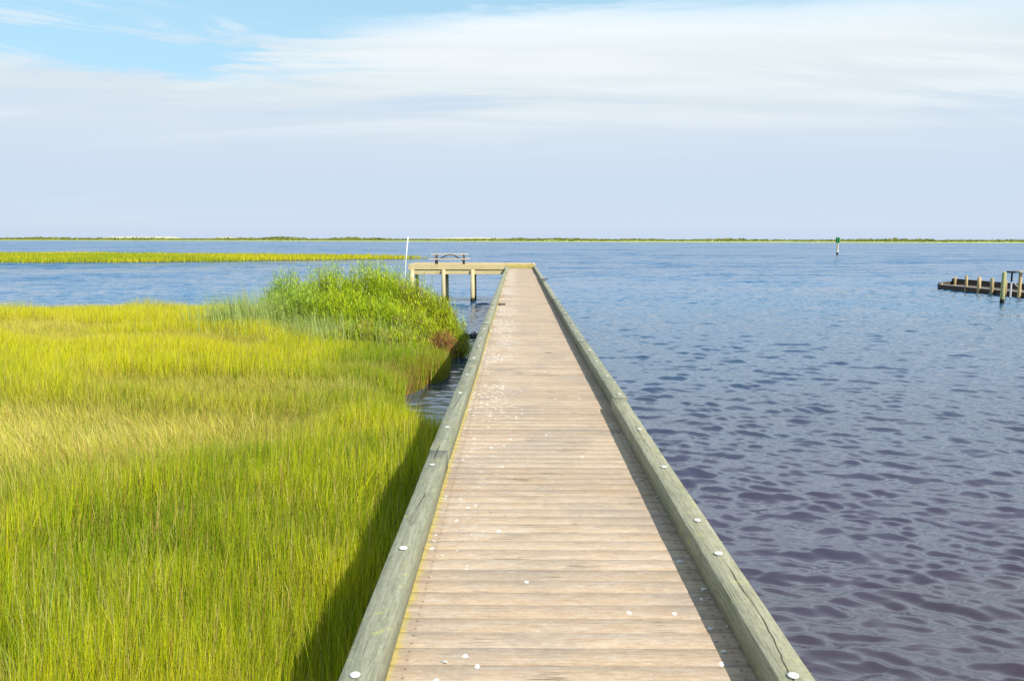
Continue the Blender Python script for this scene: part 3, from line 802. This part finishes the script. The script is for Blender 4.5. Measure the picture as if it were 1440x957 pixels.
ct = empty('cleaning_table', (34.0, 56.3, -1.77), 'small pale topped table on two posts standing on the jetty', 'table')
def cp(name, fn, mat, label=None):
    bm = bmesh.new(); fn(bm); o = link(name, bm_mesh(name, bm, mat), None, ct, world=False)
    if label: o['label'] = label
cp('leg', lambda bm: add_tube(bm, [(.06, -.15, -1.3), (.06, -.15, 1.38)], [.115, .10], 12), M_post)
cp('leg', lambda bm: add_tube(bm, [(-.22, .35, -1.3), (-.22, .35, .75)], [.055, .055], 10), M_white, 'white lower leg')
cp('leg', lambda bm: add_tube(bm, [(-.22, .35, .75), (-.22, .35, 1.32)], [.06, .06], 10), M_black, 'black upper leg')
cp('tabletop', lambda bm: add_box(bm, (.07, -.15, 1.42), (.5, .62, .12), .01), M_grey)
cp('dark_box', lambda bm: add_box(bm, (-.24, .38, 1.39), (.5, .4, .13), .01), M_black)  # darker box at the left end of the table

bm = bmesh.new(); x, D = (1405-727)/F*51.4, 51.2
add_tube(bm, [(x, D, WZ-1.5), (x, D, WZ+.9), (x+.02, D, -.22), (x+.02, D, -.17)], [.135, .13, .122, .10], 16)
M_mpile = wood('lichened_pile', (.42, .42, .20), (.34, .33, .14), (.22, .2, .1), 'Z', stain=.4, crack=.5, wet=WZ+.3)
o = link('mooring_pile', bm_mesh('mooring_pile', bm, M_mpile, True))
props(o, 'lone round mooring pile with yellow lichen standing in front of the jetty', 'mooring pile')

o = link('jetty_ground', grid_mesh('jetty_ground', np.arange(37.0, 60, .5), np.arange(36, 66, .5),
     lambda X, Y: np.where(X > 100, 0, WZ-.5+.95*np.minimum(sstep(0, .6, X-jx(Y)-2.7), sstep(0, 3, 63-Y-(fbm(X*.5, Y*.5, 2)-.5)*2))), m_mud))
props(o, kind='structure')
n = 9000; x = RNG.uniform(37, 52, n); y = RNG.uniform(42, 61.5, n); k = (x-jx(y) > 2.95); x, y = x[k], y[k]; n = len(x)
c = np.array([.16, .24, .02])+RNG.random((n, 1))*np.array([.2, .14, .0])
V, Q, C = blades(np.column_stack([x, y, np.full(n, WZ+.4)]), RNG.uniform(.3, .62, n)+.2*fbm(x*.6, y*.6, 2), RNG.uniform(.02, .05, n), RNG.normal(0, .1, (n, 2)), c, M_grass, 'j', seg=2)
o = link('jetty_grass', np_mesh('jetty_grass', V, Q, M_grass, {'col': C})); props(o, 'green grass growing on the fill behind the jetty wall', 'grass', kind='stuff')

# ------------------------------------------------------------------ water
def water_mesh(mat):
    ang = np.concatenate([np.linspace(-math.pi, -.72, 60)[:-1], np.linspace(-.72, .72, 760), np.linspace(.72, math.pi, 60)[1:]])
    rad = np.concatenate([[.0, .8, 1.6, 2.6, 3.6, 4.6], np.exp(np.linspace(math.log(5.4), math.log(220), 1300)), np.exp(np.linspace(math.log(270), math.log(9000), 50))])
    Rr, A = np.meshgrid(rad, ang, indexing='ij')
    X = np.sin(A)*Rr; Y = np.cos(A)*Rr; h = np.zeros_like(X)
    rg = np.random.default_rng(5)
    step_r = np.gradient(rad)[:, None]
    DX = np.zeros_like(X); DY = np.zeros_like(X)
    wx = X + .5*(fbm(X*.45, Y*.45, 2)-.5); wy = Y + .5*(fbm(X*.45+30, Y*.45+9, 2)-.5)
    N = 90
    for i in range(N):
        lam = .135*(1.15/.135)**(rg.random()**1.35); th = R(76)+rg.normal(0, .36)      # crests run nearly across the view
        k = 2*math.pi/lam; s = .047*(.8 if lam > .7 else 1.0)
        fade = 1-sstep(.25, .5, step_r/lam)
        p = (wx*math.cos(th)+wy*math.sin(th))*k + rg.uniform(0, 6.28)
        h += fade*(s/k)*np.sin(p)
        cpp = fade*(s/k)*.35*np.cos(p); DX += cpp*math.cos(th); DY += cpp*math.sin(th)
    gust = .62+.75*fbm(X*.05+4, Y*.09+2, 3)
    h *= gust*(1-.0*Rr)
    # sheltered in the gap between bank and walk
    h *= 1-.6*sstep(-.5, -1.5, X)*sstep(36, 28, Y)
    shel = 1-.6*sstep(-.5, -1.5, X)*sstep(36, 28, Y)
    V = np.stack([X+DX*gust*shel, Y+DY*gust*shel, WZ+h], -1)
    nr, na = X.shape; i = np.arange(nr*na).reshape(nr, na)
    q = np.stack([i[:-1, :-1], i[1:, :-1], i[1:, 1:], i[:-1, 1:]], -1).reshape(-1, 4)
    return np_mesh('water', V.reshape(-1, 3), q, mat, smooth=True)
m_w, t, b = material('bay_water')
oc = objcoord(t); x, y, z = t.sep(oc)
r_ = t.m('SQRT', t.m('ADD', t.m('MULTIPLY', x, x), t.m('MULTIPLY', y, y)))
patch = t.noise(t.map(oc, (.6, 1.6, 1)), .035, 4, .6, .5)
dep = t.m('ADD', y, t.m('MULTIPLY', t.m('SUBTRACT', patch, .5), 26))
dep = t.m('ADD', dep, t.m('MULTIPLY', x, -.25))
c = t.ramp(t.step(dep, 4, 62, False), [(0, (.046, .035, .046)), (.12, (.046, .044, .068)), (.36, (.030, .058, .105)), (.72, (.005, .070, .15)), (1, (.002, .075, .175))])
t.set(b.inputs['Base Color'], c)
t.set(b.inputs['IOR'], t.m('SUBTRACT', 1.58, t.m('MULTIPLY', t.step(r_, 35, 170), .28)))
t.set(b.inputs['Roughness'], t.m('ADD', .03, t.m('MULTIPLY', t.step(r_, 30, 220), .15)))
gust = t.step(t.noise(t.map(oc, (.5, 1.5, 1)), .05, 4, .6, .4), .36, .62)
n1 = t.noise(t.map(oc, (.8, 1.25, 1), rot=(0, 0, R(-10))), 10.0, 4, .6, .4)
n2 = t.noise(t.map(oc, (.65, 1.4, 1), rot=(0, 0, R(8))), 1.5, 3, .6, .5)
n3 = t.noise(t.map(oc, (.5, 1.4, 1)), .42, 3, .6, .4)
farw = t.step(r_, 25, 90)
h = t.m('ADD', t.m('MULTIPLY', n1, .005), t.m('MULTIPLY', t.m('MULTIPLY', n2, .10), t.m('ADD', .35, t.m('MULTIPLY', farw, .65))))
h = t.m('ADD', h, t.m('MULTIPLY', t.m('MULTIPLY', n3, .62), farw))
def slopes(scale, stretch, amp):
    nn = t.new('ShaderNodeTexNoise'); t.set(nn.inputs['Vector'], t.map(oc, stretch)); nn.inputs['Scale'].default_value = scale
    nn.inputs['Detail'].default_value = 3
    r0, g0, b0 = t.sep(nn.outputs['Color'])
    return t.m('MULTIPLY', t.m('SUBTRACT', r0, .5), amp*.6), t.m('MULTIPLY', t.m('SUBTRACT', g0, .5), amp)
sa, sb, sc_ = slopes(.9, (.8, 1.3, 1), 1.8), slopes(.22, (.6, 1.6, 1), 2.0), slopes(.05, (.5, 1.5, 1), 1.6)
fw = t.step(r_, 22, 140)
sxx = t.m('MULTIPLY', t.m('ADD', t.m('ADD', sa[0], sb[0]), sc_[0]), fw)
syy = t.m('MULTIPLY', t.m('ADD', t.m('ADD', sa[1], sb[1]), sc_[1]), fw)
va = t.new('ShaderNodeVectorMath', operation='ADD')
t.set(va.inputs[0], t.new('ShaderNodeNewGeometry').outputs['Normal']); t.set(va.inputs[1], t.comb(sxx, syy, 0.0))
vn = t.new('ShaderNodeVectorMath', operation='NORMALIZE'); t.set(vn.inputs[0], va.outputs[0])
t.set(b.inputs['Normal'], t.bump(h, t.m('ADD', .45, t.m('MULTIPLY', gust, .6)), 1.0, vn.outputs[0]))
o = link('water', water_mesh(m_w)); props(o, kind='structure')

# ------------------------------------------------------------------ light and sky
AZ = R(46); EL = R(43)        # sun behind the camera, to its right
sd = Vector((math.sin(AZ)*math.cos(EL), -math.cos(AZ)*math.cos(EL), math.sin(EL)))
L = bpy.data.lights.new('sun', 'SUN'); L.energy = 5.0; L.angle = R(.5); L.color = (1, .955, .87)
lo = bpy.data.objects.new('sun', L); COL.objects.link(lo); lo.rotation_euler = sd.to_track_quat('Z', 'Y').to_euler(); lo.location = (20, -20, 30)

w = bpy.data.worlds.new('World'); S.world = w; w.use_nodes = True
t = NT(w.node_tree); bg = w.node_tree.nodes['Background']
sky = t.new('ShaderNodeTexSky', sky_type='NISHITA'); sky.sun_disc = False
sky.sun_elevation = EL; sky.sun_rotation = math.pi-AZ; sky.air_density = 1.0; sky.dust_density = .6; sky.ozone_density = 2.0
dirv = t.new('ShaderNodeTexCoord').outputs['Generated']
x, y, z = t.sep(dirv)
el = t.m('MAXIMUM', z, 0.0)
az = t.m('ARCTAN2', x, y)
zz = t.m('ADD', el, .16)
pv = t.comb(t.m('DIVIDE', x, zz), t.m('DIVIDE', y, zz), 0.0)
c1 = t.noise(t.map(pv, (.42, 1.0, 1), (1.3, .2, 0), (0, 0, R(6))), 1.15, 6, .56, .5)
c2 = t.noise(t.map(pv, (.22, 1.2, 1), (7.7, 3.1, 0), (0, 0, R(-5))), 2.6, 6, .6, .8)
cn = t.m('ADD', t.m('MULTIPLY', c1, .65), t.m('MULTIPLY', c2, .35))
def blob(a0, e0, sa, se):
    da = t.m('DIVIDE', t.m('SUBTRACT', az, a0), sa); de = t.m('DIVIDE', t.m('SUBTRACT', el, e0), se)
    return t.m('EXPONENT', t.m('MULTIPLY', t.m('ADD', t.m('MULTIPLY', da, da), t.m('MULTIPLY', de, de)), -1.0))
haze = t.ramp(t.m('MULTIPLY', el, 2.0), [(0, (.46, .545, .68)), (.03, (.505, .575, .69)), (.12, (.48, .575, .70)), (.22, (.52, .595, .69)), (.32, (.58, .645, .69)), (.42, (.635, .69, .72)), (.55, (.76, .83, .90)), (.75, (.78, .90, 1.0)), (1, (.72, .88, 1.0))])
veil = t.m('ADD', t.m('SUBTRACT', 1.0, t.step(el, .13, .30)), t.step(el, .29, .40))
cov = t.m('ADD', veil, t.m('MULTIPLY', t.m('SUBTRACT', cn, .5), 1.7))
cov = t.m('ADD', cov, t.m('MULTIPLY', blob(.10, .225, .42, .035), .45))
brk = t.m('MULTIPLY', t.step(t.noise(t.map(t.comb(az, el, 0.0), (1.6, 13, 1), (0, 0, 0), (0, 0, R(4))), 2.2, 7, .62, .7), .62, .36), 1.5)
cov = t.m('SUBTRACT', cov, t.m('MULTIPLY', t.m('MULTIPLY', blob(-.46, .205, .26, .036), 1.05), brk))
cov = t.m('SUBTRACT', cov, t.m('MULTIPLY', t.m('MULTIPLY', blob(-.15, .272, .50, .016), 1.1), brk))
cov = t.m('ADD', cov, t.m('MULTIPLY', blob(-.45, .165, .35, .014), .35))
cov = t.m('MULTIPLY', t.step(cov, .05, .95), t.m('SUBTRACT', 1.0, t.m('MULTIPLY', t.step(el, .50, 1.0), .8)))
cov = t.m('MULTIPLY', cov, t.m('SUBTRACT', 1.0, t.m('MULTIPLY', t.step(y, .45, -.25), .85)))   # the sky behind the eye is clearer
wisp = t.m('MULTIPLY', t.step(c2, .47, .64), t.m('MULTIPLY', t.step(el, .08, .18), .45))
hz = t.mix(wisp, haze, (.74, .78, .80))
hz = t.mix(t.m('MULTIPLY', t.step(cn, .5, .36), t.m('MULTIPLY', t.step(el, .08, .16), .65)), hz, (.45, .56, .69))
sc = t.new('ShaderNodeVectorMath', operation='SCALE'); t.set(sc.inputs[0], hz); t.set(sc.inputs[3], t.m('MULTIPLY', 9.4, t.m('ADD', 1.0, t.m('MULTIPLY', t.step(el, .30, .48), .50))))
BGS = .10
deep = t.mix(t.m('MULTIPLY', t.step(el, .6, .2), .65), t.mix(1.0, sky.outputs[0], (.80, 1.0, 1.12), 'MULTIPLY'), (4.1, 6.4, 7.4))
colr = t.mix(cov, deep, sc.outputs[0])
t.set(bg.inputs[0], colr); bg.inputs[1].default_value = BGS

# ------------------------------------------------------------------ camera
cd = bpy.data.cameras.new('camera'); co = bpy.data.objects.new('camera', cd); COL.objects.link(co); S.camera = co
cd.sensor_width = 36; cd.lens = F/1440*36; cd.clip_end = 30000; cd.clip_start = .05
pitch = math.atan((478.5-336)/F)
co.location = (0, 0, CAM_H)
co.rotation_euler = (Matrix.Rotation(7/F, 3, 'Z') @ Matrix.Rotation(math.pi/2-pitch, 3, 'X') @ Matrix.Rotation(R(.09), 3, 'Z')).to_euler()
S.render.resolution_x = 1024; S.render.resolution_y = 680
S.view_settings.view_transform = 'Standard'; S.view_settings.look = 'None'; S.view_settings.gamma = 1; S.view_settings.use_curve_mapping = False
S.view_settings.exposure = .45
S.render.engine = 'CYCLES'
